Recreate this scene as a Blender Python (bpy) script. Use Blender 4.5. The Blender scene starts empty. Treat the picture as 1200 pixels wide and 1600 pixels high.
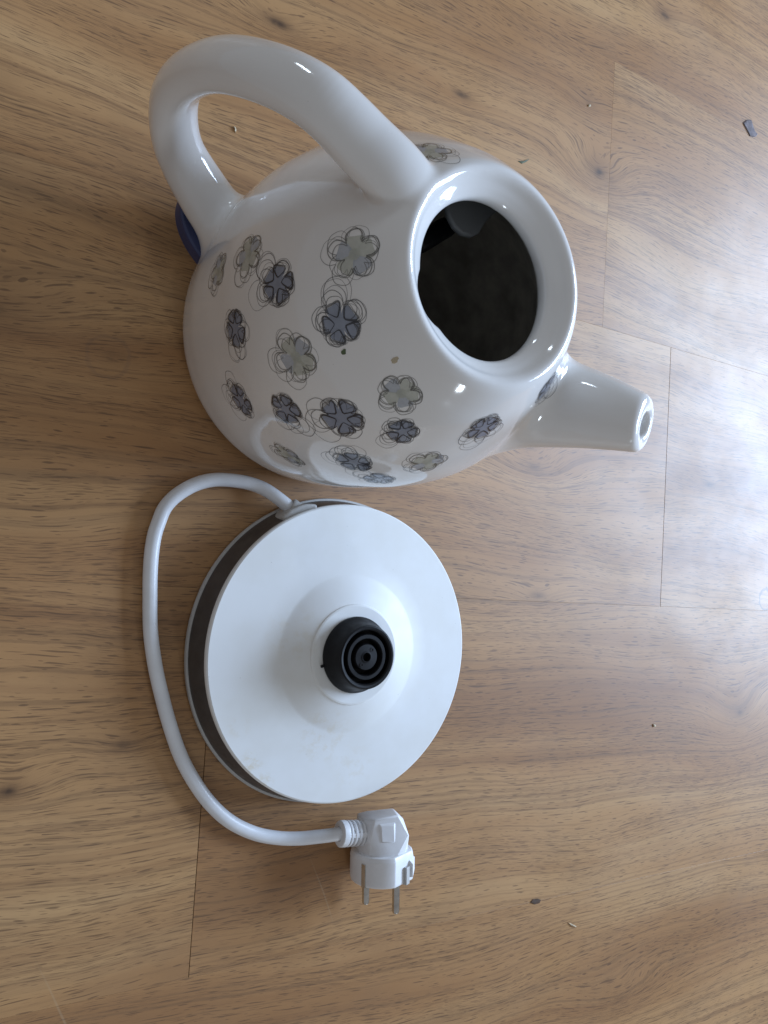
import bpy, bmesh, math, random
import numpy as np
from mathutils import Vector, Matrix
random.seed(7); rng = np.random.default_rng(7)
scene = bpy.context.scene
C = scene.collection
S = 0.45          # metres per layout unit: the lens hangs 0.45 m above the floor
# ---------------------------------------------------------------- camera
F_PX = 1337.645
RM = np.array([[0.83199, 0.086597, 0.54799], [0.061708, -0.996058, 0.063715], [0.551348, -0.019195, -0.834055]])
cam_d = bpy.data.cameras.new('camera'); cam = bpy.data.objects.new('camera', cam_d); C.objects.link(cam)
cam_d.sensor_fit = 'VERTICAL'; cam_d.sensor_height = 36; cam_d.lens = F_PX / 1600 * 36
cam_d.clip_start = .01; cam_d.clip_end = 50
cx_, cy_, cz_ = Vector(RM[:, 0]), -Vector(RM[:, 1]), -Vector(RM[:, 2])
cam.matrix_world = Matrix(((cx_.x, cy_.x, cz_.x, 0), (cx_.y, cy_.y, cz_.y, 0), (cx_.z, cy_.z, cz_.z, S), (0, 0, 0, 1)))
cam_d.dof.use_dof = False
scene.camera = cam
# ---------------------------------------------------------------- room light
world = bpy.data.worlds.new('World'); scene.world = world; world.use_nodes = True
world.node_tree.nodes['Background'].inputs['Color'].default_value = (.93, .95, 1.0, 1)
world.node_tree.nodes['Background'].inputs['Strength'].default_value = .27
def window(name, az, el, dist, w, h, power, color, spread=180):
    """an area lamp standing where a window of the room is, facing the kettle"""
    d = bpy.data.lights.new(name, 'AREA'); d.shape = 'RECTANGLE'; d.size = w; d.size_y = h
    d.energy = power; d.color = color; d.spread = math.radians(spread)
    o = bpy.data.objects.new(name, d); C.objects.link(o)
    a, e = math.radians(az), math.radians(el)
    v = Vector((math.cos(a) * math.cos(e), math.sin(a) * math.cos(e), math.sin(e)))
    o.location = Vector((.28, .06, .05)) + v * dist
    o.rotation_euler = (v).to_track_quat('Z', 'Y').to_euler()
    return o
SKYC = (.56, .73, 1.0)
window('window_light', 10, 23, 2.6, 1.5, 1.0, 116, SKYC)
window('side_window_light', -73, 18, 2.6, .18, .26, 8, (.78, .89, 1.0))
window('far_window_light', 104, 22, 3.0, .16, .55, 8, (.72, .86, 1.0))
scene.view_settings.view_transform = 'Standard'; scene.view_settings.look = 'None'
scene.view_settings.exposure = .12; scene.view_settings.gamma = 1
scene.render.engine = 'CYCLES'; scene.cycles.max_bounces = 8
scene.cycles.use_denoising = True
# ---------------------------------------------------------------- helpers
def px_ray(px, py):
    d = RM @ np.array([px - 600., py - 800., F_PX]); return d / np.linalg.norm(d)
def on_plane(px, py, h=0.):
    """photo pixel -> point on the horizontal plane at height h (layout units)"""
    d = px_ray(px, py); t = (1 - h) / -d[2]; return np.array([d[0] * t, d[1] * t, h])
def nodes(name):
    m = bpy.data.materials.new(name); m.use_nodes = True; nt = m.node_tree
    return m, nt, nt.nodes['Principled BSDF']
class NG:
    def __init__(s, nt): s.nt = nt
    def put(s, sock, v):
        if isinstance(v, bpy.types.NodeSocket): s.nt.links.new(v, sock)
        elif isinstance(v, (tuple, list)) and sock.type == 'RGBA' and len(v) == 3: sock.default_value = (*v, 1)
        else: sock.default_value = v
    def math(s, op, a, b=None, c=None, clamp=False):
        n = s.nt.nodes.new('ShaderNodeMath'); n.operation = op; n.use_clamp = clamp
        for i, v in enumerate((a, b, c)):
            if v is not None: s.put(n.inputs[i], v)
        return n.outputs[0]
    def xyz(s, x, y, z=0.):
        n = s.nt.nodes.new('ShaderNodeCombineXYZ'); s.put(n.inputs[0], x); s.put(n.inputs[1], y); s.put(n.inputs[2], z); return n.outputs[0]
    def sep(s, v):
        n = s.nt.nodes.new('ShaderNodeSeparateXYZ'); s.put(n.inputs[0], v); return n.outputs
    def noise(s, vec, scale=1., detail=2., rough=.5, col=False, dist=0.):
        n = s.nt.nodes.new('ShaderNodeTexNoise'); s.put(n.inputs['Vector'], vec); n.inputs['Scale'].default_value = scale
        n.inputs['Detail'].default_value = detail; n.inputs['Roughness'].default_value = rough; n.inputs['Distortion'].default_value = dist
        return n.outputs['Color' if col else 'Fac']
    def ramp(s, fac, stops):
        n = s.nt.nodes.new('ShaderNodeValToRGB'); s.put(n.inputs[0], fac); e = n.color_ramp.elements
        while len(e) < len(stops): e.new(.5)
        for el, (p, c) in zip(e, stops):
            el.position = p; el.color = (*c, 1) if isinstance(c, (tuple, list)) else (c, c, c, 1)
        return n.outputs[0]
    def rng(s, v, a, b, c=0., d=1.):
        n = s.nt.nodes.new('ShaderNodeMapRange'); n.interpolation_type = 'SMOOTHSTEP'
        for i, k in enumerate((v, a, b, c, d)): s.put(n.inputs[i], k)
        return n.outputs[0]
    def mix(s, f, a, b, mode='MIX'):
        n = s.nt.nodes.new('ShaderNodeMix'); n.data_type = 'RGBA'; n.blend_type = mode
        s.put(n.inputs[0], f); s.put(n.inputs[6], a); s.put(n.inputs[7], b); return n.outputs[2]
    def bump(s, h, strength, dist, normal=None):
        n = s.nt.nodes.new('ShaderNodeBump'); s.put(n.inputs['Height'], h); n.inputs['Strength'].default_value = strength
        n.inputs['Distance'].default_value = dist
        if normal is not None: s.put(n.inputs['Normal'], normal)
        return n.outputs[0]
    def pos(s): return s.nt.nodes.new('ShaderNodeNewGeometry').outputs['Position']
    def obj(s): return s.nt.nodes.new('ShaderNodeTexCoord').outputs['Object']
def simple(name, col, rough=.4, metal=0., coat=0., var=.04, spec=.5, scale=60., bump=0., sss=0.):
    """a plain material with a little uneven colour, wear and relief"""
    m, nt, b = nodes(name); g = NG(nt)
    n = g.noise(g.obj(), scale, 4, .6)
    lo = tuple(c * (1 - var * 2) for c in col); hi = tuple(min(1, c * (1 + var)) for c in col)
    nt.links.new(g.ramp(n, [(.3, lo), (.7, hi)]), b.inputs['Base Color'])
    nt.links.new(g.rng(g.noise(g.obj(), scale * 2.3, 3), .3, .7, max(.02, rough * .85), min(1, rough * 1.2)), b.inputs['Roughness'])
    b.inputs['Metallic'].default_value = metal; b.inputs['Coat Weight'].default_value = coat; b.inputs['Coat Roughness'].default_value = .06
    b.inputs['Specular IOR Level'].default_value = spec
    if bump: nt.links.new(g.bump(g.noise(g.obj(), 900, 3), bump, .0003), b.inputs['Normal'])
    return m
def mesh_obj(name, verts, faces, mat, parent=None, smooth=True, normals=None, orient=True):
    """verts in layout units -> one mesh object in metres"""
    me = bpy.data.meshes.new(name)
    v = np.asarray(verts, float) * S
    if normals is not None and orient:
        normals = np.asarray(normals); fx = []
        for f in faces:
            if np.cross(v[f[1]] - v[f[0]], v[f[2]] - v[f[0]]) @ normals[f[0]] < 0: f = tuple(f)[::-1]
            fx.append(f)
        faces = fx
    me.from_pydata(v.tolist(), [], [tuple(int(i) for i in f) for f in faces])
    me.materials.append(mat); me.update()
    if smooth: me.polygons.foreach_set('use_smooth', [True] * len(me.polygons))
    if normals is not None: me.normals_split_custom_set_from_vertices([tuple(n) for n in normals])
    o = bpy.data.objects.new(name, me); C.objects.link(o)
    if parent is not None: adopt(o, parent)
    return o
def adopt(o, parent):
    o.parent = parent
    if parent.type == 'EMPTY': o.matrix_parent_inverse = Matrix.Translation(-parent.location)
def thing(name, label, cat, loc):
    o = bpy.data.objects.new(name, None); C.objects.link(o); o.empty_display_size = .02
    o.location = Vector(loc) * S; o['label'] = label; o['category'] = cat
    return o
def recalc(o):
    bm = bmesh.new(); bm.from_mesh(o.data); bmesh.ops.recalc_face_normals(bm, faces=bm.faces); bm.to_mesh(o.data); bm.free()
def sharp(o, deg=35):
    o.data.set_sharp_from_angle(angle=math.radians(deg))
def lathe(name, prof, c, mat, parent, n=160, axis=None, closed=False, deg=35, a0=0., a1=2*math.pi):
    """revolve (r, h) profile round a vertical axis through c, or round axis (origin, direction)"""
    prof = np.asarray(prof, float); full = abs(a1 - a0 - 2 * math.pi) < 1e-6
    th = np.linspace(a0, a1, n, endpoint=not full)
    V = np.stack([prof[:, 0][None] * np.cos(th)[:, None], prof[:, 0][None] * np.sin(th)[:, None], np.tile(prof[:, 1], (n, 1))], -1).reshape(-1, 3)
    m = len(prof); F = []
    for i in range(n if full else n - 1):
        j = (i + 1) % n
        for k in range(m if closed else m - 1):
            l = (k + 1) % m; F.append((i*m+k, j*m+k, j*m+l, i*m+l))
    if not full and closed: F += [tuple(range(m)), tuple((n-1)*m + k for k in range(m))]
    if axis is not None:
        z = np.asarray(axis, float); z /= np.linalg.norm(z); x = np.cross(z, [.3, .2, .9]); x /= np.linalg.norm(x); y = np.cross(z, x)
        V = V[:, :1] * x + V[:, 1:2] * y + V[:, 2:] * z
    o = mesh_obj(name, V + np.asarray(c, float), F, mat, parent)
    bm = bmesh.new(); bm.from_mesh(o.data)
    bmesh.ops.remove_doubles(bm, verts=bm.verts, dist=1e-6); bmesh.ops.recalc_face_normals(bm, faces=bm.faces)
    bm.to_mesh(o.data); bm.free()
    sharp(o, deg); return o
def tube(pts, r, n=16, cap=True):
    pts = np.asarray(pts, float); T = np.gradient(pts, axis=0); T /= np.linalg.norm(T, axis=1)[:, None]
    r = np.broadcast_to(r, (len(pts),)); up = np.array([0, 0, 1.]); V = []; th = np.linspace(0, 2*np.pi, n, endpoint=False)
    prev = np.cross(T[0], up if abs(T[0][2]) < .9 else [1., 0, 0])
    for p, t, q in zip(pts, T, r):
        prev = prev - t * (prev @ t); prev /= np.linalg.norm(prev); b = np.cross(t, prev)
        V.append(p + q * (np.cos(th)[:, None] * prev + np.sin(th)[:, None] * b))
    F = []
    for i in range(len(pts) - 1):
        for k in range(n): l = (k+1) % n; F.append((i*n+k, i*n+l, (i+1)*n+l, (i+1)*n+k))
    if cap: F += [tuple(range(n))[::-1], tuple((len(pts)-1)*n + k for k in range(n))]
    return np.vstack(V), F
# ---------------------------------------------------------------- oak laminate floor
def oak():
    m, nt, b = nodes('oak_laminate'); g = NG(nt)
    P = g.sep(g.pos()); x = g.math('DIVIDE', P[0], S); y = g.math('DIVIDE', P[1], S)
    info = nt.nodes.new('ShaderNodeObjectInfo'); rnd = info.outputs['Random']
    shift = g.math('MULTIPLY', rnd, 37.)
    # growth field: its contour lines are the grain; knots push it up into closed rings
    wob = g.math('SUBTRACT', g.noise(g.xyz(g.math('MULTIPLY', x, 1.3), g.math('MULTIPLY', y, 3.2), shift), 1, 2, .5), .5)
    fine = g.math('SUBTRACT', g.noise(g.xyz(g.math('MULTIPLY', x, 6), g.math('MULTIPLY', y, 14), shift), 1, 3, .55), .5)
    field = g.math('ADD', y, g.math('ADD', g.math('MULTIPLY', wob, .13), g.math('MULTIPLY', fine, .013)))
    dark = None; warm = None
    knots = [(1.050, .690, .085, .055, .070, 1.), (.444, .701, .07, .022, .020, 1.), (.195, -.266, .055, .032, .024, 1.), (1.50, -.236, .09, .06, .045, .6),
             (.27, .226, .12, .05, .020, .3), (.752, .716, .05, .018, .014, .8), (.13, .252, .11, .055, .035, .9), (1.19, -.70, .16, .05, .040, .2),
             (.958, -.03, .05, .018, .012, .6), (1.38, .191, .05, .018, .014, .7), (.935, .172, .09, .035, .030, .5), (1.20, 1.03, .06, .03, .02, .9),
             (.315, -.225, .05, .025, .014, .5), (1.02, .80, .05, .02, .012, .3), (.60, .50, .12, .05, .03, .4), (1.72, .40, .14, .06, .06, .8)]
    for kx, ky, ax, ay, amp, dk in knots:
        dx = g.math('DIVIDE', g.math('SUBTRACT', x, kx), ax); dy = g.math('DIVIDE', g.math('SUBTRACT', y, ky), ay)
        d2 = g.math('ADD', g.math('MULTIPLY', dx, dx), g.math('MULTIPLY', dy, dy))
        e = g.math('EXPONENT', g.math('MULTIPLY', d2, -1.))
        field = g.math('ADD', field, g.math('MULTIPLY', e, amp))
        if dk:
            core = g.math('MULTIPLY', g.math('EXPONENT', g.math('MULTIPLY', d2, -70. * (ay / .055) ** 1.4)), dk)
            dark = core if dark is None else g.math('MAXIMUM', dark, core)
            halo = g.math('MULTIPLY', g.math('EXPONENT', g.math('MULTIPLY', d2, -4.)), dk)
            warm = halo if warm is None else g.math('MAXIMUM', warm, halo)
    ring = g.noise(g.xyz(g.math('MULTIPLY', x, .35), g.math('MULTIPLY', field, 46), shift), 1, 3, .62)
    ring2 = g.noise(g.xyz(g.math('MULTIPLY', x, .9), g.math('MULTIPLY', field, 210), shift), 1, 2, .5)
    broad = g.noise(g.xyz(g.math('MULTIPLY', x, 1.1), g.math('MULTIPLY', field, 7.5), g.math('ADD', shift, 9.)), 1, 3, .55)
    cloud = g.noise(g.xyz(g.math('MULTIPLY', x, 9), g.math('MULTIPLY', y, 13), g.math('ADD', shift, 3.)), 1, 4, .6)
    base = g.ramp(broad, [(.26, (.292, .141, .052)), (.42, (.368, .189, .073)), (.55, (.438, .243, .101)), (.74, (.505, .306, .140))])
    base = g.mix(g.rng(ring, .50, .74, 0., .38), base, (.200, .088, .034))
    base = g.mix(g.rng(ring2, .48, .70, 0., .40), base, (.150, .080, .036))
    base = g.mix(g.rng(cloud, .45, .75, 0., .22), base, (.23, .130, .062))
    # pores: short dark dashes that follow the grain, thicker in some bands
    jit = g.math('MULTIPLY', g.noise(g.xyz(g.math('MULTIPLY', x, 18), g.math('MULTIPLY', y, 40), 0.), 1, 2), .0022)
    pf = g.math('ADD', field, jit)
    p1 = g.noise(g.xyz(g.math('MULTIPLY', x, 36), g.math('MULTIPLY', pf, 1000), shift), 1, 1.5, .5)
    p2 = g.noise(g.xyz(g.math('MULTIPLY', x, 60), g.math('MULTIPLY', pf, 1500), g.math('ADD', shift, 5.)), 1, 1.5, .5)
    band = g.noise(g.xyz(g.math('MULTIPLY', x, 3.), g.math('MULTIPLY', field, 30), g.math('ADD', shift, 20.)), 1, 2)
    th = g.rng(band, .35, .65, .66, .57)
    d1 = g.rng(g.math('SUBTRACT', p1, th), .0, .045)
    d2 = g.rng(g.math('SUBTRACT', p2, g.math('ADD', th, .02)), .0, .05)
    pore = g.math('MULTIPLY', g.math('MAXIMUM', d1, g.math('MULTIPLY', d2, .7)), .55)
    def dashes(nx, ny, th_, seed, keep):
        v = g.math('MULTIPLY', pf, ny); row = g.math('FLOOR', v); fv = g.math('SUBTRACT', g.math('SUBTRACT', v, row), .5)
        w1 = nt.nodes.new('ShaderNodeTexWhiteNoise'); w1.noise_dimensions = '3D'; g.put(w1.inputs['Vector'], g.xyz(row, shift, seed))
        u = g.math('ADD', g.math('MULTIPLY', x, nx), g.math('MULTIPLY', w1.outputs['Value'], 9.)); cel = g.math('FLOOR', u); fu = g.math('ABSOLUTE', g.math('SUBTRACT', g.math('SUBTRACT', u, cel), .5))
        w2 = nt.nodes.new('ShaderNodeTexWhiteNoise'); w2.noise_dimensions = '3D'; g.put(w2.inputs['Vector'], g.xyz(cel, row, g.math('ADD', shift, seed)))
        c = g.sep(w2.outputs['Color'])
        hl = g.math('ADD', g.math('MULTIPLY', g.math('MULTIPLY', c[1], c[1]), .36), .10)
        q = g.math('DIVIDE', fu, hl); tap = g.math('MULTIPLY', g.math('SUBTRACT', 1., g.math('MULTIPLY', q, q), clamp=True), th_)
        off = g.math('ABSOLUTE', g.math('ADD', fv, g.math('MULTIPLY', g.math('SUBTRACT', c[2], .5), .5)))
        on = g.rng(g.math('SUBTRACT', tap, off), -.02, .05)
        return g.math('MULTIPLY', on, g.math('LESS_THAN', c[0], keep))
    keep = g.rng(band, .36, .62, .36, .85)
    pore = g.math('MAXIMUM', pore, g.math('MAXIMUM', dashes(17, 180, .15, 1., keep), g.math('MULTIPLY', dashes(30, 290, .16, 6., keep), .75)))
    base = g.mix(g.math('MULTIPLY', pore, .60), base, (.075, .036, .018))
    base = g.mix(g.math('MULTIPLY', warm, .55), base, (.17, .082, .034))
    kn = g.math('MULTIPLY', dark, g.rng(g.noise(g.xyz(g.math('MULTIPLY', x, 90), g.math('MULTIPLY', y, 90), 0.), 1, 3), .25, .6, .55, 1.))
    base = g.mix(g.math('MULTIPLY', kn, .9, clamp=True), base, (.045, .022, .012))
    # pale worn scratches
    sc = None
    for ang, sx, sy, off in ((.5, 3.0, 95, 1.), (-1.1, 2.5, 80, 7.), (1.45, 3., 70, 4.)):
        ca, sa = math.cos(ang), math.sin(ang)
        u = g.math('ADD', g.math('MULTIPLY', x, ca), g.math('MULTIPLY', y, sa)); w = g.math('SUBTRACT', g.math('MULTIPLY', y, ca), g.math('MULTIPLY', x, sa))
        w = g.math('ADD', w, g.math('MULTIPLY', g.noise(g.xyz(g.math('MULTIPLY', u, 5), 0., off), 1, 1), .02))
        q = g.noise(g.xyz(g.math('MULTIPLY', u, sx), g.math('MULTIPLY', w, sy), off), 1, 1)
        q = g.rng(q, .80, .84)
        sc = q if sc is None else g.math('MAXIMUM', sc, q)
    base = g.mix(g.math('MULTIPLY', sc, .22), base, (.50, .38, .24))
    # dried drop rings
    for kx, ky, r, wd, a in ((1.570, -.017, .0195, .0035, .65), (.262, .222, .024, .004, .16)):
        nx = g.math('SUBTRACT', x, kx); ny = g.math('SUBTRACT', y, ky)
        rr = g.math('SQRT', g.math('ADD', g.math('MULTIPLY', nx, nx), g.math('MULTIPLY', ny, ny)))
        rr = g.math('ADD', rr, g.math('MULTIPLY', g.math('SUBTRACT', g.noise(g.xyz(g.math('MULTIPLY', x, 45), g.math('MULTIPLY', y, 45), 3.), 1, 2), .5), .016))
        k = g.math('SUBTRACT', 1., g.rng(g.math('ABSOLUTE', g.math('SUBTRACT', rr, r)), wd * .25, wd))
        base = g.mix(g.math('MULTIPLY', k, a), base, (.10, .075, .065))
    tint = g.rng(rnd, 0., 1., .95, 1.0)
    base = g.mix(1., base, g.xyz(tint, tint, tint), 'MULTIPLY')
    nt.links.new(base, b.inputs['Base Color'])
    smear = g.noise(g.xyz(g.math('MULTIPLY', x, 5), g.math('MULTIPLY', y, 7), 2.), 1, 4, .6)
    rough = g.rng(smear, .3, .7, .42, .50)
    nt.links.new(rough, b.inputs['Roughness'])
    b.inputs['Specular IOR Level'].default_value = .55
    hgt = g.math('SUBTRACT', g.math('MULTIPLY', ring2, .35), g.math('MULTIPLY', pore, 1.))
    nt.links.new(g.bump(hgt, .12, .00008), b.inputs['Normal'])
    return m
OAK = oak()
SEAM = simple('dark_joint', (.03, .02, .015), .8)
floor = mesh_obj('floor', [(-1.6, -2.4, -.020), (4.2, -2.4, -.020), (4.2, 3.2, -.020), (-1.6, 3.2, -.020)], [(0, 1, 2, 3)], SEAM, None, False)
floor['kind'] = 'structure'; floor['label'] = 'oak laminate floor of wide brown planks under the kettle'
def plank(x0, x1, y0, y1, g0, g1):
    g, c, z0 = .00010, .00015, -.018
    xs = (x0 + g0, x0 + g0 + c, x1 - g1 - c, x1 - g1); ys = (y0 + g, y0 + g + c, y1 - g - c, y1 - g)
    V = [(xs[0], ys[0], z0), (xs[3], ys[0], z0), (xs[3], ys[3], z0), (xs[0], ys[3], z0),
         (xs[0], ys[0], -c*.6), (xs[3], ys[0], -c*.6), (xs[3], ys[3], -c*.6), (xs[0], ys[3], -c*.6),
         (xs[1], ys[1], 0), (xs[2], ys[1], 0), (xs[2], ys[2], 0), (xs[1], ys[2], 0)]
    F = [(0, 1, 5, 4), (1, 2, 6, 5), (2, 3, 7, 6), (3, 0, 4, 7), (4, 5, 9, 8), (5, 6, 10, 9), (6, 7, 11, 10), (7, 4, 8, 11), (8, 9, 10, 11)]
    return mesh_obj('plank', V, F, OAK, floor, False)
Y = [-2.375, -1.908, -1.441, -.974, -.507, -.0397, .4275, .895, 1.362, 1.829, 2.296, 2.763]
J = [.9, 2.2, .1, 2.3, .4175, 1.255, 1.076, 2.05, .7, 1.9, .2]
for k in range(len(Y) - 1):
    cuts = [-1.55] + [J[k] + i * 2.85 for i in (-1, 0, 1) if -1.4 < J[k] + i * 2.85 < 4.1] + [4.15]
    for a_, b_ in zip(cuts[:-1], cuts[1:]):
        gp = lambda v: .00007 if abs(v - 1.076) < .01 else .00045
        plank(a_, b_, Y[k], Y[k + 1], gp(a_), gp(b_))
# ---------------------------------------------------------------- kettle shape as a distance field
def dist_poly(px, py, poly, closed):
    """distance to a 2-D polyline, arc parameter (0..1) of the nearest point, and inside test"""
    a = np.asarray(poly, float)
    b = np.roll(a, -1, axis=0) if closed else a[1:]
    a = a if closed else a[:-1]
    best = np.full(px.shape, 1e9); par = np.zeros(px.shape); ins = np.zeros(px.shape, bool)
    L = np.hypot(*(b - a).T); cum = np.concatenate([[0], np.cumsum(L)]); tot = cum[-1]
    for k in range(len(a)):
        d = b[k] - a[k]; l2 = max(d @ d, 1e-12)
        t = np.clip(((px - a[k, 0]) * d[0] + (py - a[k, 1]) * d[1]) / l2, 0, 1)
        q = np.hypot(px - a[k, 0] - t * d[0], py - a[k, 1] - t * d[1])
        m = q < best
        best = np.where(m, q, best); par = np.where(m, (cum[k] + t * L[k]) / tot, par)
        if closed and abs(d[1]) > 1e-12:
            c = ((a[k, 1] > py) != (b[k, 1] > py)) & (px < d[0] * (py - a[k, 1]) / d[1] + a[k, 0])
            ins ^= c
    return best, par, ins

def catmull(c, n=10):
    c = np.asarray(c, float); c = np.vstack([2 * c[0] - c[1], c, 2 * c[-1] - c[-2]]); o = []
    for i in range(1, len(c) - 2):
        t = np.linspace(0, 1, n, endpoint=False)[:, None]; a, b, e, d = c[i-1], c[i], c[i+1], c[i+2]
        o.append(.5 * ((2*b) + (e-a)*t + (2*a-5*b+4*e-d)*t**2 + (3*b-a-3*e+d)*t**3))
    o.append(c[-2][None]); return np.vstack(o)

class Table:
    def __init__(s, x0, x1, y0, y1, h, fn):
        s.x0, s.y0, s.h = x0, y0, h
        gx, gy = np.meshgrid(np.arange(x0, x1 + h, h), np.arange(y0, y1 + h, h), indexing='ij')
        s.v = [np.asarray(v, float) for v in fn(gx, gy)]
    def __call__(s, x, y):
        n, m = s.v[0].shape
        u = np.clip((x - s.x0) / s.h, 0, n - 1.001); w = np.clip((y - s.y0) / s.h, 0, m - 1.001)
        i = u.astype(int); j = w.astype(int); u = u - i; w = w - j
        return [(v[i, j]*(1-u)*(1-w) + v[i+1, j]*u*(1-w) + v[i, j+1]*(1-u)*w + v[i+1, j+1]*u*w) for v in s.v]

AX = np.array([.5205, .2845])                     # kettle axis on the floor (units of camera height)
HPH, SPH = math.radians(146), math.radians(-27)   # handle and spout directions
outer = catmull([(.155, .0), (.172, .004), (.180, .02), (.1855, .05), (.1895, .08), (.1925, .12), (.194, .16), (.1945, .195),
                 (.191, .230), (.183, .260), (.170, .290), (.1545, .318), (.1395, .3425), (.127, .3585), (.1185, .3690),
                 (.1115, .3765), (.1045, .3810), (.097, .3815), (.09, .378)], 6)
outer = np.vstack([[(0, 0)], outer, [(0, .378)]])
cav = catmull([(.140, .02), (.160, .04), (.168, .10), (.172, .17), (.168, .22), (.150, .27), (.118, .315), (.092, .338),
               (.0810, .350), (.0785, .358), (.0800, .3640), (.0860, .3690), (.0925, .3740), (.0980, .3810)], 6)
cav = np.vstack([[(0, .02)], cav, [(.100, .39), (.100, .47), (0, .47)]])

def sd(poly):
    def f(x, y):
        d, _, i = dist_poly(x, y, poly, True); return [np.where(i, -d, d)]
    return f
T_out = Table(0, .42, -.03, .46, .0012, sd(np.vstack([outer, outer[::-1] * [-1, 1]])))
T_cav = Table(0, .42, -.03, .46, .0012, sd(np.vstack([cav, cav[::-1] * [-1, 1]])))

h_line = catmull([(.082, .350), (.104, .3560), (.132, .3575), (.1640, .3530), (.2234, .3419), (.2715, .3059), (.3056, .2530), (.3147, .1822),
                  (.2820, .1129), (.2259, .0790), (.170, .062)], 10)
s_line = catmull([(.10, .13), (.14, .20), (.172, .262), (.200, .313), (.226, .351), (.262, .392), (.285, .415)], 10)
f_line = catmull([(.05, .345), (.085, .328), (.115, .297), (.140, .25), (.150, .20), (.150, .14), (.145, .09), (.132, .0)], 10)
def ln(line):
    def f(x, y):
        d, p, _ = dist_poly(x, y, line, False); return [d, p]
    return f
T_h = Table(-.02, .42, -.03, .46, .0012, ln(h_line))
T_s = Table(-.02, .42, -.03, .46, .0012, ln(s_line))
T_f = Table(-.02, .42, -.03, .46, .0012, ln(f_line))

def smin(a, b, k):
    h = np.clip(.5 + .5 * (b - a) / k, 0, 1); return b * (1 - h) + a * h - k * h * (1 - h)
def smax(a, b, k): return -smin(-a, -b, k)
def ell(d, l, a, b):
    k0 = np.sqrt((d / b)**2 + (l / a)**2) + 1e-9; k1 = np.sqrt((d / b**2)**2 + (l / a**2)**2) + 1e-9
    return k0 * (k0 - 1) / k1
S_TIP = np.array([.247, .380]); S_N = np.array([math.cos(math.radians(62)), math.sin(math.radians(62))])

def kettle(p, parts=False):
    x = p[..., 0] - AX[0]; y = p[..., 1] - AX[1]; z = p[..., 2]
    r = np.hypot(x, y)
    body = T_out(r, z)[0]
    u = x * math.cos(HPH) + y * math.sin(HPH); l = -x * math.sin(HPH) + y * math.cos(HPH)
    d, s = T_h(u, z); kh = np.interp(s, [0, .12, .3, .8, 1], [.005, .006, .012, .018, .020])
    a = np.interp(s, [0, .10, .22, .5, .8, .93, 1], [.036, .0345, .0320, .0300, .0290, .034, .040])
    b = np.interp(s, [0, .10, .22, .5, .8, .93, 1], [.025, .024, .022, .0220, .0225, .027, .034])
    hnd = ell(d, l, a, b) + np.clip(.02 - u, 0, 1) * 2
    d, s = T_f(u, z)
    fin = ell(d, l, np.interp(s, [0, .12, .3, .6, .8, 1], [.022, .030, .050, .062, .050, .030]), np.interp(s, [0, .15, .35, 1], [.026, .034, .0435, .0435])) + np.clip(.01 - u, 0, 1) * 2
    u2 = x * math.cos(SPH) + y * math.sin(SPH); l2 = -x * math.sin(SPH) + y * math.cos(SPH)
    d, s = T_s(u2, z)
    R = np.interp(s, [0, .25, .5, .75, .9, 1], [.092, .076, .0550, .0385, .0272, .0228])
    tube = np.hypot(d, l2)
    cut = (u2 - S_TIP[0]) * S_N[0] + (z - S_TIP[1]) * S_N[1]
    sp = smax(tube - R, cut, .008) + np.clip(.02 - u2, 0, 1) * 2
    sp = smax(sp, -(tube - np.interp(s, [0, .75, .87, 1], [.016, .0135, .0135, .0165])), .006)
    bf = smin(body, fin, .016)
    o = smin(bf, hnd, kh)
    o = smin(o, sp, .030)
    hole = T_cav(r, z)[0]
    na = math.radians(-153)
    notch = np.maximum(np.hypot(x - .063 * math.cos(na), y - .063 * math.sin(na)) - .0285, np.maximum(z - .40, .30 - z))
    hole = smin(hole, notch, .004)
    o2 = smax(o, -hole, .009)
    if parts: return o2, bf, hnd, sp, hole
    return o2

def grad(p, e=.0030):
    g = np.stack([kettle(p + np.eye(3)[i] * e) - kettle(p - np.eye(3)[i] * e) for i in range(3)], -1)
    return g / (np.linalg.norm(g, axis=-1, keepdims=True) + 1e-12)
def project(p, n=4, off=0.):
    for _ in range(n):
        p = p - grad(p) * (kettle(p) - off)[..., None]
    return p

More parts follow.
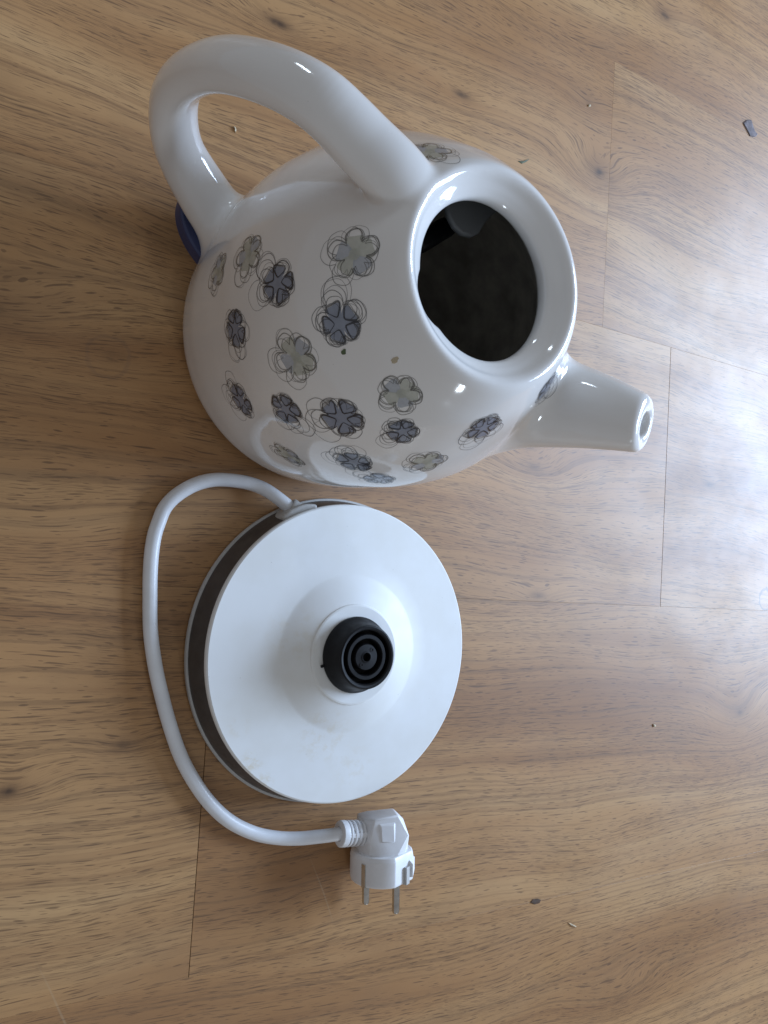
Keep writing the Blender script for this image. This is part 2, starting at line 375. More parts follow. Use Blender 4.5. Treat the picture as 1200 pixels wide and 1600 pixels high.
def surface_nets():
    h = .0027
    ux = np.array([math.cos(HPH), math.sin(HPH)])
    xs = np.arange(AX[0] - .31, AX[0] + .28, h); ys = np.arange(AX[1] - .21, AX[1] + .23, h); zs = np.arange(-.008, .425, h)
    F = np.empty((len(xs), len(ys), len(zs)), np.float32)
    for i0 in range(0, len(xs), 16):
        g = np.stack(np.meshgrid(xs[i0:i0+16], ys, zs, indexing='ij'), -1)
        F[i0:i0+16] = kettle(g)
    S = F < 0
    n = [m - 1 for m in F.shape]
    cnt = np.zeros(n, np.int8); acc = np.zeros(n + [3], np.float32)
    def sl(a, o): return a[o[0]:o[0]+n[0], o[1]:o[1]+n[1], o[2]:o[2]+n[2]]
    for ax in range(3):
        for o1 in (0, 1):
            for o2 in (0, 1):
                o = [0, 0, 0]; others = [k for k in range(3) if k != ax]; o[others[0]] = o1; o[others[1]] = o2
                e = list(o); e[ax] = 1
                m = sl(S, o) != sl(S, e); fa = sl(F, o)[m]; fb = sl(F, e)[m]
                pt = np.tile(np.array(o, np.float32), (len(fa), 1)); pt[:, ax] = fa / (fa - fb)
                cnt[m] += 1; acc[m] += pt
    act = cnt > 0
    idx = -np.ones(n, np.int64); idx[act] = np.arange(act.sum())
    ijk = np.argwhere(act)
    v = (ijk + acc[act] / cnt[act][:, None]) * h + np.array([xs[0], ys[0], zs[0]])
    quads = []
    for ax in range(3):
        b, c = [(1, 2), (2, 0), (0, 1)][ax]
        A = [slice(0, n[0]), slice(0, n[1]), slice(0, n[2])]; B = list(A); B[ax] = slice(1, n[ax] + 1)
        m = S[tuple(A)] != S[tuple(B)]
        q = np.argwhere(m); q = q[(q[:, b] > 0) & (q[:, c] > 0)]
        s = S[q[:, 0], q[:, 1], q[:, 2]]
        def at(db, dc):
            t = q.copy(); t[:, b] -= db; t[:, c] -= dc; return idx[t[:, 0], t[:, 1], t[:, 2]]
        f = np.stack([at(1, 1), at(0, 1), at(0, 0), at(1, 0)], 1)
        f[~s] = f[~s][:, ::-1]
        quads.append(f)
    return v, np.vstack(quads)
# ---------------------------------------------------------------- materials
def porcelain():
    m, nt, b = nodes('glazed_ceramic'); g = NG(nt); o = g.obj()
    n = g.noise(o, 9, 3, .5)
    col = g.ramp(n, [(.3, (.70, .685, .665)), (.7, (.77, .76, .745))])
    sp = g.noise(o, 420, 2, .5); col = g.mix(g.rng(sp, .80, .84, 0., .55), col, (.30, .27, .22))
    nt.links.new(col, b.inputs['Base Color'])
    b.inputs['Roughness'].default_value = .09; b.inputs['IOR'].default_value = 1.5
    b.inputs['Coat Weight'].default_value = .35; b.inputs['Coat Roughness'].default_value = .03
    nt.links.new(g.bump(g.noise(o, 38, 2, .5), .10, .002), b.inputs['Normal'])
    return m
CER = porcelain()
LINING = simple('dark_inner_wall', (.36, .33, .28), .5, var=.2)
GUARD = simple('smoky_plastic', (.16, .17, .175), .35)
BLACK = simple('black_plastic', (.0045, .0048, .006), .5, var=.15, bump=.1, spec=.25)
NAVY = simple('navy_plastic', (.028, .040, .115), .38, var=.08)
def print_mat(name, col, var=.08, alpha=1.):
    m, nt, b = nodes(name); g = NG(nt)
    n = g.noise(g.obj(), 260, 2, .5)
    nt.links.new(g.ramp(n, [(.3, tuple(c * (1 - var) for c in col)), (.7, tuple(c * (1 + var) for c in col))]), b.inputs['Base Color'])
    b.inputs['Roughness'].default_value = .12; b.inputs['Coat Weight'].default_value = .35; b.inputs['Coat Roughness'].default_value = .03
    b.inputs['Alpha'].default_value = alpha
    return m
P_SLATE = print_mat('slate_print', (.215, .240, .300))
P_SAGE = print_mat('sage_print', (.50, .51, .44), alpha=.6)
P_MIST = print_mat('mist_print', (.42, .45, .50), alpha=.6)
P_INK = print_mat('ink_print', (.035, .035, .042), .2, .75)
P_THIN = print_mat('thin_ink_print', (.075, .073, .075), .2, .65)
P_GREY = print_mat('grey_ink_print', (.150, .145, .130), .2, .65)
WHITE = simple('white_plastic', (.74, .76, .77), .32, var=.015, spec=.5, scale=25)
CREAM = simple('greyish_white_plastic', (.48, .47, .45), .4, var=.05)
BAND = simple('taupe_plastic', (.072, .062, .056), .38, var=.12, scale=120)
CABLE = simple('white_cable_rubber', (.74, .76, .79), .34, var=.03, scale=90)
SOFT = simple('white_moulded_rubber', (.76, .77, .79), .42, var=.03, scale=120, bump=.08)
STEEL = simple('nickel_steel', (.58, .56, .52), .2, metal=1., var=.1, scale=200)
def plate_mat():
    m, nt, b = nodes('white_plate_plastic'); g = NG(nt)
    P = g.sep(g.pos()); x = g.math('DIVIDE', P[0], S); y = g.math('DIVIDE', P[1], S)
    n = g.noise(g.xyz(x, y, 0.), 7, 4, .6)
    col = g.ramp(n, [(.32, (.70, .70, .67)), (.6, (.76, .775, .775))])
    for kx, ky, r, a in ((.455, -.245, .022, .55), (.475, -.268, .016, .5), (.435, -.2, .02, .25), (.55, -.215, .05, .3), (.50, -.09, .05, .2), (.60, -.26, .04, .2)):
        dx = g.math('SUBTRACT', x, kx); dy = g.math('SUBTRACT', y, ky)
        d = g.math('SQRT', g.math('ADD', g.math('MULTIPLY', dx, dx), g.math('MULTIPLY', dy, dy)))
        msk = g.math('MULTIPLY', g.rng(d, r, r * .2), g.rng(g.noise(g.xyz(x, y, 4.), 70, 4, .65), .45, .65))
        col = g.mix(g.math('MULTIPLY', msk, a * 1.2), col, (.64, .57, .43))
    dots = g.rng(g.noise(g.xyz(x, y, 9.), 230, 1), .80, .82); col = g.mix(g.math('MULTIPLY', dots, .6), col, (.30, .28, .25))
    nt.links.new(col, b.inputs['Base Color'])
    nt.links.new(g.rng(g.noise(g.xyz(x, y, 2.), 22, 4),   .3, .7, .44, .56), b.inputs['Roughness'])
    return m
PLATE = plate_mat()

# ---------------------------------------------------------------- the kettle
kettle_root = thing('kettle', 'white ceramic kettle without a lid, printed with grey and pale scribbled flowers', 'kettle', (AX[0], AX[1], 0))
V, Q = surface_nets(); V = project(V, 3); NRM = grad(V)
o2_, bf_, hn_, sp_, ho_ = kettle(V, True)
rr_ = np.hypot(V[:, 0] - AX[0], V[:, 1] - AX[1])
lab = np.zeros(len(V), int)
lab[hn_ < bf_ - .004] = 1
lab[(sp_ < bf_ - .004) & (hn_ > .02)] = 2
lab[(np.abs(ho_) < .0045) & (V[:, 2] < .352) & (rr_ < .176)] = 3
def largest(lab_id):
    f = Q[(lab[Q] == lab_id).all(1)]; c = np.arange(len(V))
    for _ in range(400):
        m_ = c[f].min(1); old = c.copy(); np.minimum.at(c, f.ravel(), np.repeat(m_, 4)); c = c[c]
        if (c == old).all(): break
    ids, cnt = np.unique(c[np.unique(f)], return_counts=True); keep_ = ids[cnt.argmax()]
    bad = (lab == lab_id) & (c != keep_); lab[bad] = 0
for k in (1, 2, 3): largest(k)
fl = lab[Q]; fl = np.where((fl == fl[:, :1]).all(1), fl[:, 0], 0)
for k in (1, 2, 3):          # keep one edge-connected piece of each part
    ids_ = np.flatnonzero(fl == k); f = Q[ids_]
    e_ = np.sort(np.stack([f, np.roll(f, -1, 1)], -1).reshape(-1, 2), 1); key = e_[:, 0].astype(np.int64) * len(V) + e_[:, 1]
    _, inv_ = np.unique(key, return_inverse=True); inv_ = inv_.reshape(-1, 4); c_ = np.arange(len(f))
    for _ in range(3000):
        em = np.full(inv_.max() + 1, len(f)); np.minimum.at(em, inv_.ravel(), np.repeat(c_, 4)); n_ = em[inv_].min(1); n_ = n_[n_]
        if (n_ == c_).all(): break
        c_ = n_
    u_, ct_ = np.unique(c_, return_counts=True); fl[ids_[c_ != u_[ct_.argmax()]]] = 0
for k, (nm, mt) in enumerate((('kettle_body', CER), ('handle', CER), ('spout', CER), ('inner_wall', LINING))):
    f = Q[fl == k]; used, inv = np.unique(f, return_inverse=True)
    mesh_obj(nm, V[used], inv.reshape(f.shape), mt, kettle_root, True, NRM[used], False)
def surf_hit(px, py):
    d = px_ray(px, py); o = np.array([0, 0, 1.]); t = .3
    for _ in range(250):
        s_ = kettle((o + d * t)[None])[0]; t += s_ * .7
        if s_ < 1e-5 or t > 3: break
    return o + d * t
ZOFF = .00022
def lay(P2, c, t1, t2, off):
    p = c + P2[:, :1] * t1 + P2[:, 1:] * t2
    return project(p, 4, off)
def ribbon(P2, w, c, t1, t2, off):
    p = lay(P2, c, t1, t2, off); n = grad(p); T = np.gradient(p, axis=0); T /= np.linalg.norm(T, axis=1)[:, None] + 1e-12
    s_ = np.cross(n, T) * (np.asarray(w).reshape(-1, 1) / 2)
    m = len(p); V_ = np.vstack([p - s_, p + s_]); F_ = [(i, i+1, m+i+1, m+i) for i in range(m - 1)]
    return V_, F_, np.vstack([n, n])
def petal(th, L, w, u0=.0, n=28, heart=.10):
    t = np.linspace(0, 2*np.pi, n, endpoint=True); k = (1 - np.cos(t)) / 2
    u = u0 + (L - u0) * k * (1 - heart * np.exp(-((t - np.pi) / .45)**2)); v = w * np.sin(t) * (.30 + .90 * k ** 1.3)
    return np.stack([u * math.cos(th) - v * math.sin(th), u * math.sin(th) + v * math.cos(th)], 1)
def join(parts):
    V_, F_, N_, o = [], [], [], 0
    for a, b_, c_ in parts: V_.append(a); F_ += [tuple(i + o for i in f) for f in b_]; N_.append(c_); o += len(a)
    return np.vstack(V_), F_, np.vstack(N_)
def flower(px, py, size, kind, drift=0., rot=None, at=None):
    c = surf_hit(px, py) if at is None else project(np.array([at]), 8)[0]
    if np.hypot(*(c[:2] - AX)) > .3 or c[2] > .42: return
    n = grad(c[None])[0]; t1 = np.cross(n, [.3, .8, .5]); t1 /= np.linalg.norm(t1); t2 = np.cross(n, t1)
    rot = random.uniform(0, 6.28) if rot is None else rot
    R_ = .0188 * size
    dark = kind == 'dark'
    th = [rot + 2*math.pi*k/5 + random.uniform(-.13, .13) for k in range(5)]
    Ls = [R_ * random.uniform(.86, 1.02) for _ in th]; ws = [R_ * (random.uniform(.46, .54) if dark else random.uniform(.52, .60)) for _ in th]
    lines = []
    a = np.linspace(0, 2*np.pi, 181); n_pass = 6 if dark else 5; far = random.uniform(.8, 1.15) if dark else random.uniform(.35, .6)
    for i in range(n_pass):      # loose lobed outlines, scribbled again and again, drifting to one side
        f_ = i / (n_pass - 1); ro = rot + random.uniform(-.14, .14) + .08 * i * random.choice((-1, 1))
        sc_ = np.array([random.uniform(.9, 1.12) for _ in range(5)]) * np.array([1 + far * f_ * max(0., math.cos(th[k] - drift + random.uniform(-.6, .6))) for k in range(5)])
        pos_ = ((a - ro) / (2*np.pi) * 5) % 5; k0 = np.round(pos_).astype(int) % 5
        d_ = np.abs(pos_ - np.round(pos_)) * 2                        # 0 on the petal axis, 1 in the valley
        lobe = np.clip(1 - d_**2.2, 0, 1)**.6; vall = .36 + .10 * random.random() + .12 * f_
        nb = (np.floor(pos_).astype(int) % 5, (np.floor(pos_).astype(int) + 1) % 5); vs_ = .5 * (sc_[nb[0]] + sc_[nb[1]])
        rr = R_ * (vall * vs_ * (1 - lobe) + 1.06 * sc_[k0] * lobe) * (1 + .02 * np.sin(3 * a + i) + .012 * np.sin(13 * a + 2 * i))
        rr[-1] = rr[0]
        sh = np.array([math.cos(drift), math.sin(drift)]) * R_ * .10 * f_
        lp = np.stack([rr * np.cos(a), rr * np.sin(a)], 1) + sh
        lp[1:-1] = (lp[:-2] + 2 * lp[1:-1] + lp[2:]) / 4
        wid = np.interp(np.sin(a * 2 + i * 1.7), [-1, 1], [.00036, .00075]) * (1.5 if (not dark and i < 2) else 1)
        lines.append(ribbon(lp, wid, c, t1, t2, ZOFF * 2))
    V_, F_, N_ = join(lines)
    root = mesh_obj('flower_print', V_, F_, P_THIN if dark else P_GREY, kettle_root, True, N_)
    root['label'] = ('slate blue five petal flower with black scribbled outlines' if dark else 'pale sage flower with thin grey scribbled outlines')
    for k in range(5):
        e = petal(th[k], Ls[k], ws[k], 0, 24); cen = np.array([math.cos(th[k]), math.sin(th[k])]) * Ls[k] * .6
        P2 = np.vstack([cen[None]] + [cen + (e - cen) * q_ for q_ in (.34, .67, 1.)])
        p = lay(P2, c, t1, t2, ZOFF * (1 + .12 * k)); m_ = len(e); F_ = [(0, 1 + i, 2 + i) for i in range(m_ - 1)]
        for q_ in range(2): F_ += [(1+q_*m_+i, 1+(q_+1)*m_+i, 2+(q_+1)*m_+i, 2+q_*m_+i) for i in range(m_ - 1)]
        mesh_obj('petal', p, F_, P_SLATE if dark else (P_SAGE, P_MIST)[k % 2], root, True, grad(p))
    hub = np.vstack([[[0, 0]], .27 * R_ * np.stack([np.cos(np.linspace(0, 2*np.pi, 13)), np.sin(np.linspace(0, 2*np.pi, 13))], 1)])
    hp = lay(hub, c, t1, t2, ZOFF * 1.7); mesh_obj('petal_hub', hp, [(0, 1 + i, 2 + i) for i in range(12)], P_SLATE if dark else P_SAGE, root, True, grad(hp))
    if dark:
        outl = []
        for k in range(5):
            for q_ in range(2):
                e = petal(th[k] + random.uniform(-.05, .05), Ls[k] * (1.01 + .06 * q_), ws[k] * (1.0 + .08 * q_), R_ * .30, 34)
                tt = np.linspace(0, 2*np.pi, len(e)); wd = np.interp(np.sin(tt + k), [-1, 1], [.0006, .0015]) * (1 - .35 * q_)
                outl.append(ribbon(e, wd, c, t1, t2, ZOFF * 3))
        V_, F_, N_ = join(outl); mesh_obj('petal_outline', V_, F_, P_INK, root, True, N_)
for a in [(532, 505, 1.12, 'dark', -.6), (533, 652, 1.15, 'dark', 1.2), (433, 443, 1.05, 'dark', .5), (368, 513, 1.05, 'dark', 2.), (377, 625, 1.05, 'dark', .3),
          (447, 640, .98, 'dark', 2.2), (629, 674, .84, 'dark', 1.0), (756, 668, .98, 'dark', 2.6), (553, 722, 1.0, 'dark', 0.), (855, 605, .95, 'dark', 3.5),
          (0, 0, .9, 'dark', 0., None, (AX[0] + .158 * math.cos(-.06), AX[1] + .158 * math.sin(-.06), .312)), (592, 749, .9, 'dark', 1.), (463, 558, 1.15, 'pale', 1.), (554, 397, 1.15, 'pale', .4), (627, 615, 1.0, 'pale', 1.6),
          (388, 397, 1.05, 'pale', 2.), (341, 424, 1.0, 'pale', 1.), (452, 712, .95, 'pale', 1.), (668, 722, 1.0, 'pale', 1.), (672, 236, 1.0, 'pale', 4.)]:
    flower(*a)
def blot(px, py, r, col, name):
    c = surf_hit(px, py); n = grad(c[None])[0]; t1 = np.cross(n, [.3, .8, .5]); t1 /= np.linalg.norm(t1); t2 = np.cross(n, t1)
    a = np.linspace(0, 2*np.pi, 14, endpoint=False); rr = r * (1 + .35 * rng.standard_normal(14).clip(-1, 1) * .6)
    p = lay(np.vstack([[[0, 0]], np.stack([rr * np.cos(a), rr * 1.5 * np.sin(a)], 1)]), c, t1, t2, .0004)
    mesh_obj(name, p, [(0, 1 + i, 1 + (i + 1) % 14) for i in range(14)], col, kettle_root)
blot(537, 550, .0022, print_mat('leaf_green_crumb', (.06, .09, .03)), 'green_speck')
blot(617, 563, .0030, print_mat('tea_stain', (.45, .36, .20), alpha=.6), 'tea_stain')
# blue switch lever low behind the handle
def hrot(r, l, h, ph=HPH): return np.array([AX[0] + r * math.cos(ph) - l * math.sin(ph), AX[1] + r * math.sin(ph) + l * math.cos(ph), h])
def plate(name, outline, h0, h1, mat, parent, bev=.002, seg=3):
    """extrude a flat outline (list of xy) from h0 to h1 with rounded edges"""
    m_ = len(outline); V_ = [(*p[:2], h0) for p in outline] + [(*p[:2], h1) for p in outline]
    F_ = [tuple(range(m_))[::-1], tuple(range(m_, 2*m_))] + [(i, (i+1) % m_, m_ + (i+1) % m_, m_ + i) for i in range(m_)]
    o = mesh_obj(name, V_, F_, mat, parent); recalc(o)
    bv = o.modifiers.new('bevel', 'BEVEL'); bv.width = bev * S; bv.segments = seg; bv.limit_method = 'ANGLE'; bv.angle_limit = math.radians(50)
    sharp(o, 50); return o
ol = [hrot(.165 + .076 * math.cos(t), .049 * math.sin(t), 0) for t in np.linspace(-math.pi/2, math.pi/2, 30)] + [hrot(.13, .049, 0), hrot(.13, -.049, 0)]
lever = plate('switch_lever', ol, .034, .056, NAVY, kettle_root, .003)
ol = [hrot(.165 + .064 * math.cos(t), .039 * math.sin(t), 0) for t in np.linspace(-math.pi/2, math.pi/2, 30)] + [hrot(.13, .039, 0), hrot(.13, -.039, 0)]
plate('lever_pad', ol, .050, .0575, NAVY, lever, .001)
# fittings seen through the open mouth
def px_outline(pts, h): return [on_plane(*p, h)[:2] for p in pts]
plate('steam_guard', px_outline([(698, 318), (702, 338), (711, 355), (723, 366), (738, 370), (750, 364), (757, 352), (768, 338), (784, 326), (776, 300), (740, 292), (705, 300)], .305), .297, .305, GUARD, kettle_root, .003)
plate('steam_tube', px_outline([(650, 372), (700, 334), (718, 362), (664, 395)], .27), .245, .27, BLACK, kettle_root, .006)

# ---------------------------------------------------------------- the power base
BC = np.array([.5795, -.113])
base_root = thing('power_base', 'round white power base with black centre connector and attached white cord with plug', 'power base', (*BC, 0))
c3 = (*BC, 0)
lathe('bottom_rim', [(.0, .0010), (.197, .0010), (.1995, .003), (.2000, .006), (.1992, .0080), (.1965, .0086), (0, .0086)], c3, CREAM, base_root, 200)
lathe('side_band', [(.186, .0085), (.1968, .0088), (.1962, .012), (.1905, .036), (.1888, .0425), (.182, .043)], c3, BAND, base_root, 200)
lathe('top_plate', [(.180, .042), (.1885, .0425), (.1905, .044), (.1909, .0475), (.1902, .0500), (.1885, .0512), (.160, .0524), (.125, .0548), (.1020, .0570), (.0985, .0580), (.0950, .0594), (.080, .0650), (.0660, .0698), (.0640, .0703), (.0630, .0718), (.0610, .0724), (.050, .0727), (.040, .0727)], c3, PLATE, base_root, 220, deg=12)
conn = lathe('connector', [(.0475, .0795), (.0482, .0815), (.0475, .0845), (.0455, .0868), (.0420, .098), (.0405, .1045), (.0395, .1075), (.0375, .1085), (.0350, .1080), (.0335, .1060),
                           (.0330, .0900), (.0, .0900)], (*BC, -.0068), BLACK, base_root, 120)
lathe('contact_ring', [(.0285, .0895), (.0285, .1050), (.0275, .1065), (.0235, .1065), (.0225, .1050), (.0225, .0895)], (*BC, -.0068), BLACK, conn, 100)
lathe('contact_hub', [(.0165, .0895), (.0165, .1040), (.0155, .1055), (.0075, .1060), (.0060, .1050), (.0055, .0960), (.0, .0955)], (*BC, -.0068), BLACK, conn, 80)
lathe('contact_socket', [(.0070, .1058), (.0072, .1064), (.0060, .1066), (.0054, .1060), (.0052, .0990)], (*BC, -.0068), BLACK, conn, 48)
for a_ in (.9, 4.1):
    q_ = np.array([BC[0] + .0115 * math.cos(a_), BC[1] + .0115 * math.sin(a_), .0988])
    lathe('screw_dimple', [(.0028, 0), (.0026, .0006), (.0016, .0006), (.0012, -.0001), (0, -.0001)], q_, BLACK, conn, 20)
a_ = math.radians(196)
ol = [BC + np.array([math.cos(a_ + s_) * r_, math.sin(a_ + s_) * r_]) for s_, r_ in ((-.03, .046), (-.03, .052), (.03, .052), (.03, .046))]
plate('locating_tab', ol, .0729, .0765, BLACK, conn, .0005)
# cord outlet block let into the side band
EA = math.atan2(on_plane(463, 800, .03)[1] - BC[1], on_plane(463, 800, .03)[0] - BC[0])
def pol(r, da): return BC + np.array([math.cos(EA + da), math.sin(EA + da)]) * r
ol = [pol(.172, -.125), pol(.1945, -.135), pol(.1985, -.06), pol(.199, 0), pol(.1985, .06), pol(.1945, .135), pol(.172, .125)]
outlet = plate('cord_outlet', ol, .008, .0418, CREAM, base_root, .003)
# cord
cp = [(475, 806, .024), (463, 799, .024), (452, 792, .0235), (434, 778, .020), (416, 766, .015), (398, 758, .0105), (380, 753, .009), (357, 750, .0088), (335, 750, .0088), (311, 755, .0088), (290, 764, .0088), (272, 777, .0088),
      (257, 795, .0088), (248, 815, .0088), (241, 838, .0088), (236, 878, .0088), (234, 923, .0088), (235, 982, .0088), (242, 1036, .0088), (251, 1081, .0088), (263, 1126, .0088), (281, 1178, .0088),
      (302, 1219, .0088), (328, 1255, .0088), (360, 1284, .0088), (397, 1302, .009), (433, 1309, .012), (467, 1310, .019), (500, 1307, .029), (530, 1303, .0375), (548, 1299.5, .0415)]
cpts = catmull([on_plane(x_, y_, h_) + np.array([0, 0, 0]) for x_, y_, h_ in cp], 8)
wv = np.linspace(0, 1, len(cpts))[:, None] * np.array([[61., 47., 0]]); cpts = cpts + np.sin(wv + [[0, 1., 0]]) * np.array([.0003, .0003, 0]) * np.sin(np.linspace(0, math.pi, len(cpts)))[:, None]
Vc, Fc = tube(cpts, .0086, 20)
power_cord = mesh_obj('power_cord', Vc, Fc, CABLE, base_root); sharp(power_cord, 60)
ax_ = cpts[8] - cpts[24]; ax_ /= np.linalg.norm(ax_)
lathe('grommet', [(.0086, -.012), (.0125, -.012), (.0130, .001), (.0115, .0035), (.0092, .0035), (.0086, .001)], cpts[14], CREAM, outlet, 40, axis=-ax_, closed=True)

# ---------------------------------------------------------------- the plug
pa = np.array([.07, -.997, -.02]); pa /= np.linalg.norm(pa)                 # way the pins point
pb = cpts[-1] - cpts[-9]; pb = -pb / np.linalg.norm(pb); pb -= pa * (pa @ pb); pb /= np.linalg.norm(pb)   # way the cord leaves
pc = np.cross(pb, pa); pc /= np.linalg.norm(pc)
tipm = on_plane(594.5, 1420, .0425); PF = tipm - pa * .0425                 # centre of the face
def pl(b_, c_, t_): return PF + pb * b_ + pc * c_ - pa * t_
def hull(name, pts, mat, parent, bev=.0015, seg=3, deg=25):
    bm = bmesh.new(); vs = [bm.verts.new(Vector(p) * S) for p in pts]
    bmesh.ops.convex_hull(bm, input=vs)
    bmesh.ops.dissolve_limit(bm, angle_limit=math.radians(4), verts=bm.verts, edges=bm.edges)
    bmesh.ops.recalc_face_normals(bm, faces=bm.faces)
    me = bpy.data.meshes.new(name); bm.to_mesh(me); bm.free(); me.materials.append(mat)
    me.polygons.foreach_set('use_smooth', [True] * len(me.polygons))
    o = bpy.data.objects.new(name, me); C.objects.link(o); adopt(o, parent)
    bv = o.modifiers.new('bevel', 'BEVEL'); bv.width = bev * S; bv.segments = seg; bv.limit_method = 'ANGLE'; bv.angle_limit = math.radians(deg)
    sharp(o, deg); return o
DLT = math.radians(38)     # pins sit turned round the face
es = lambda d: (math.cos(d), math.sin(d))
def ring(R_, t_, n_=20, flat=None, cen=(0, 0)):
    o = []
    for k in range(n_):
        b_, c_ = R_ * math.cos(2*math.pi*(k+.5)/n_), R_ * math.sin(2*math.pi*(k+.5)/n_)
        o.append(pl(b_ + cen[0], c_ + cen[1], t_))
    return o
def sect(k_, t_):
    A_ = [(math.radians(a), 1.) for a in range(-120, 91, 15)] + [(math.radians(98), 1.0), (math.radians(150), 1.04), (math.radians(168), 1.02), (math.radians(205), 1.), (math.radians(222), .98)]
    return [pl(.0412 * k_ * r_ * math.cos(a), .0412 * k_ * r_ * math.sin(a), t_) for a, r_ in A_]
plug = hull('plug', sect(.975, 0) + sect(1., .0025) + sect(1., .033) + sect(.95, .0385), SOFT, base_root, .0011, 3, 20)
hull('plug_grip', ring(.0345, .034, 12) + [pl(.024, .024, .058), pl(.030, -.022, .058), pl(.032, -.006, .062), pl(.031, -.008, .078), pl(.028, -.020, .080), pl(.026, .008, .080), pl(-.030, .024, .060), pl(-.030, -.022, .060), pl(-.033, .010, .052), pl(-.033, -.01, .052),
      pl(.016, .020, .083), pl(.016, -.016, .083), pl(-.016, .019, .086), pl(-.020, -.014, .084), pl(-.026, .012, .078), pl(-.026, -.008, .078)], SOFT, plug, .0025)
hull('grip_ridge', [pl(.012, .021, .052), pl(.012, .021, .078), pl(-.012, .021, .050), pl(-.012, .021, .078), pl(.009, .0285, .056), pl(.009, .0245, .075), pl(-.009, .0285, .054), pl(-.009, .0245, .075)], SOFT, plug, .001)
hull('plug_step', [pl(r_ * math.cos(a), r_ * math.sin(a), t_) for a in (math.radians(138), math.radians(172)) for r_, t_ in ((.038, .005), (.0455, .007), (.0455, .024), (.038, .030))], SOFT, plug, .0012)
def proj(p):
    q_ = (np.asarray(p) - [0, 0, 1]) @ RM; return np.array([q_[0] / q_[2] * F_PX + 600, q_[1] / q_[2] * F_PX + 800])
e_ = 1e-4; M_ = np.stack([(proj(tipm + pc * e_) - proj(tipm)) / e_, (proj(tipm - pb * e_) - proj(tipm)) / e_], 1)
co = np.linalg.solve(M_, np.array([47, 14.5])); sv = pc * co[0] - pb * co[1]
print('pin separation', np.linalg.norm(sv), co, 'plug low', min(p[2] for p in ring(.0415, 0)))
sd_ = sv / np.linalg.norm(sv); ev = np.cross(sd_, pa); ev *= np.sign(ev @ pb)   # towards the earth contact
for s_ in (-1, 1):
    lathe('pin', [(0, 0), (.0024, .0), (.0042, .0012), (.0050, .0035), (.0051, .0425), (0, .0425)], tipm + sv * s_ / 2, STEEL, plug, 24, axis=-pa)
# earth contacts in slots, guide grooves
def slot(name, d, mat, w, proud, t0, t1):
    o = np.cross(d, pa)
    P_ = [PF + d * r_ + o * w_ - pa * t_ for r_ in (.030, .0415 + proud) for w_ in (-w, w) for t_ in (t0, t1)]
    return hull(name, P_, mat, plug, .0006)
for d in (ev, -ev):
    slot('earth_contact', d, STEEL, .0032, .0006, -.0004, .030)
for d in (sd_, -sd_):
    slot('guide_groove', d, CREAM, .0040, .0005, -.0003, .022)
# strain relief boot
bo = pl(.016, 0.0, .0600); be = cpts[-9]; bd = be - bo; bl = np.linalg.norm(bd); bd /= bl
boot = lathe('strain_relief', [(0, 0), (.0140, 0), (.0140, bl - .009), (.0163, bl - .009), (.0168, bl - .0075), (.0166, bl - .001), (.0155, bl), (.0092, bl + .0005), (.0088, bl - .002), (0, bl - .002)], bo, SOFT, plug, 48, axis=bd)
for k in range(4):
    z0 = bl - .0135 - k * .0062
    lathe('boot_rib', [(.0135, 0), (.0163, .0003), (.0166, .0012), (.0166, .0022), (.0163, .0031), (.0135, .0034)], bo + bd * z0, SOFT, boot, 48, axis=bd)
for k in range(3):
    an = math.pi/2 * 1.33 * k; u_ = pc * math.cos(an + .15) + np.cross(bd, pc) * math.sin(an + .15); w_ = np.cross(bd, u_)
    hull('boot_spine', [bo + bd * z_ + u_ * r_ + w_ * q_ for z_ in (.006, bl - .004) for r_ in (.012, .0163) for q_ in (-.0028, .0028)], SOFT, boot, .0004)

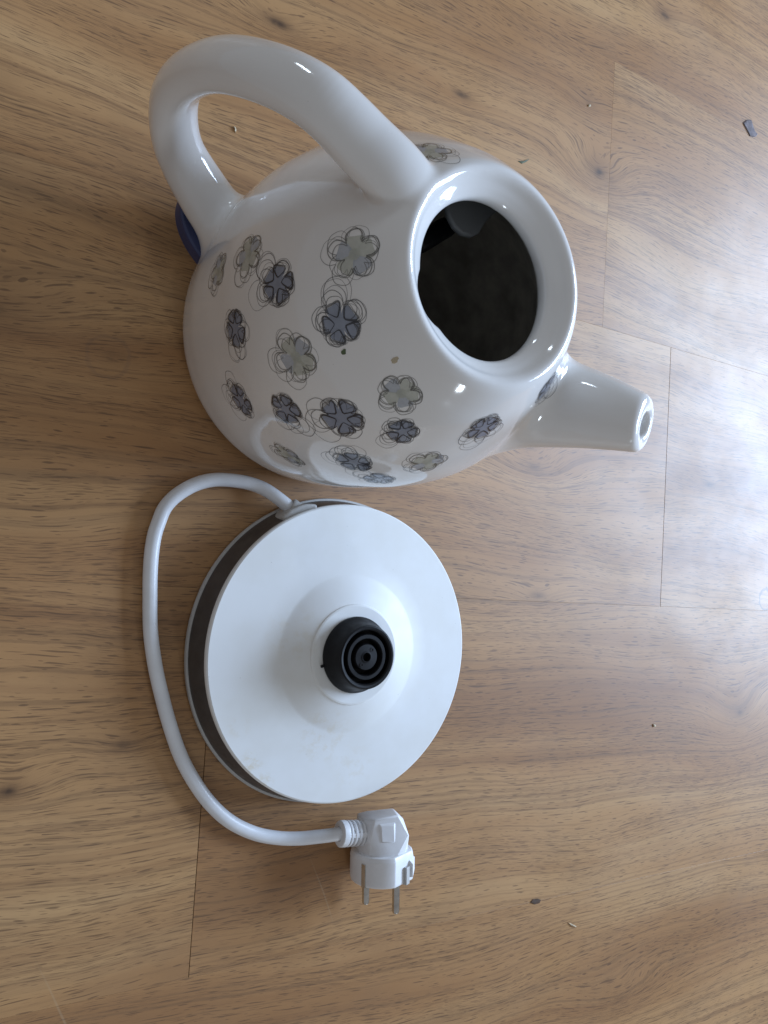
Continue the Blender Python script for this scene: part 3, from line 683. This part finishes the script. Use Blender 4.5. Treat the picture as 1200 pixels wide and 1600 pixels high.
# ---------------------------------------------------------------- crumbs on the floor
def chip(name, label, cat, outline, h0, h1, mat):
    P_ = [on_plane(*p)[:2] for p in outline]; c = np.mean(P_, axis=0)
    m_ = len(P_); V_ = [(*p, h0) for p in P_] + [(*(c + (p - c) * .9 + rng.uniform(-.0003, .0003, 2)), h1 * rng.uniform(.7, 1.3)) for p in P_] + [(*c, h1 * 1.2)]
    F_ = [tuple(range(m_))[::-1]] + [(i, (i+1) % m_, m_ + (i+1) % m_, m_ + i) for i in range(m_)] + [(m_ + i, m_ + (i+1) % m_, 2*m_) for i in range(m_)]
    V_ = np.array(V_) - [*c, 0]
    o = mesh_obj(name, V_, F_, mat, None, False); o.location = Vector((*c, 0)) * S
    o['label'] = label; o['category'] = cat; return o
CHIP = simple('grey_brown_bark', (.17, .14, .145), .7, var=.25, scale=300)
PALE = simple('pale_crumb', (.62, .52, .36), .7, var=.2, scale=300)
GREEN = simple('dried_leaf', (.12, .14, .08), .7, var=.2, scale=300)
DARKC = simple('dark_crumb', (.085, .05, .03), .8, var=.2, scale=300)
chip('dry_leaf_scrap', 'grey brown dry leaf scrap lying on the bright floor right of the kettle', 'leaf scrap', [(1160, 192), (1166, 187), (1173, 187), (1177, 200), (1179, 206), (1183, 211), (1180, 214), (1176, 214), (1171, 213), (1168, 207)], .0003, .0022, CHIP)
chip('crumb', 'pale curled crumb seen on the floor through the loop of the handle', 'crumb', [(364, 198), (367, 199), (369, 204), (368, 208), (366, 205), (366, 201)], .0002, .002, PALE)
chip('crumb', 'tiny green leaf sliver on the floor beside the upper rim of the kettle', 'leaf scrap', [(809, 252), (815, 254), (821, 250), (827, 249), (822, 253), (815, 256)], .0002, .001, GREEN)
chip('crumb', 'pale straw sliver on the floor in the lower right', 'crumb', [(887, 1441), (894, 1444), (900, 1447), (899, 1448.5), (892, 1446)], .0002, .002, PALE)
chip('crumb', 'small dark crumb pressed on the plank seam at the lower right', 'crumb', [(828, 1410), (832, 1405), (840, 1404), (845, 1406), (843, 1411), (835, 1413)], .0002, .0012, DARKC)
chip('crumb', 'pale dot sized crumb on the floor right of the power base', 'crumb', [(1020, 1131), (1023, 1132), (1024, 1135), (1021, 1136)], .0002, .002, PALE)
chip('crumb', 'pale fleck on the floor in the upper right above the knot', 'crumb', [(919, 164), (922, 164), (922, 167), (919, 167)], .0002, .002, PALE)
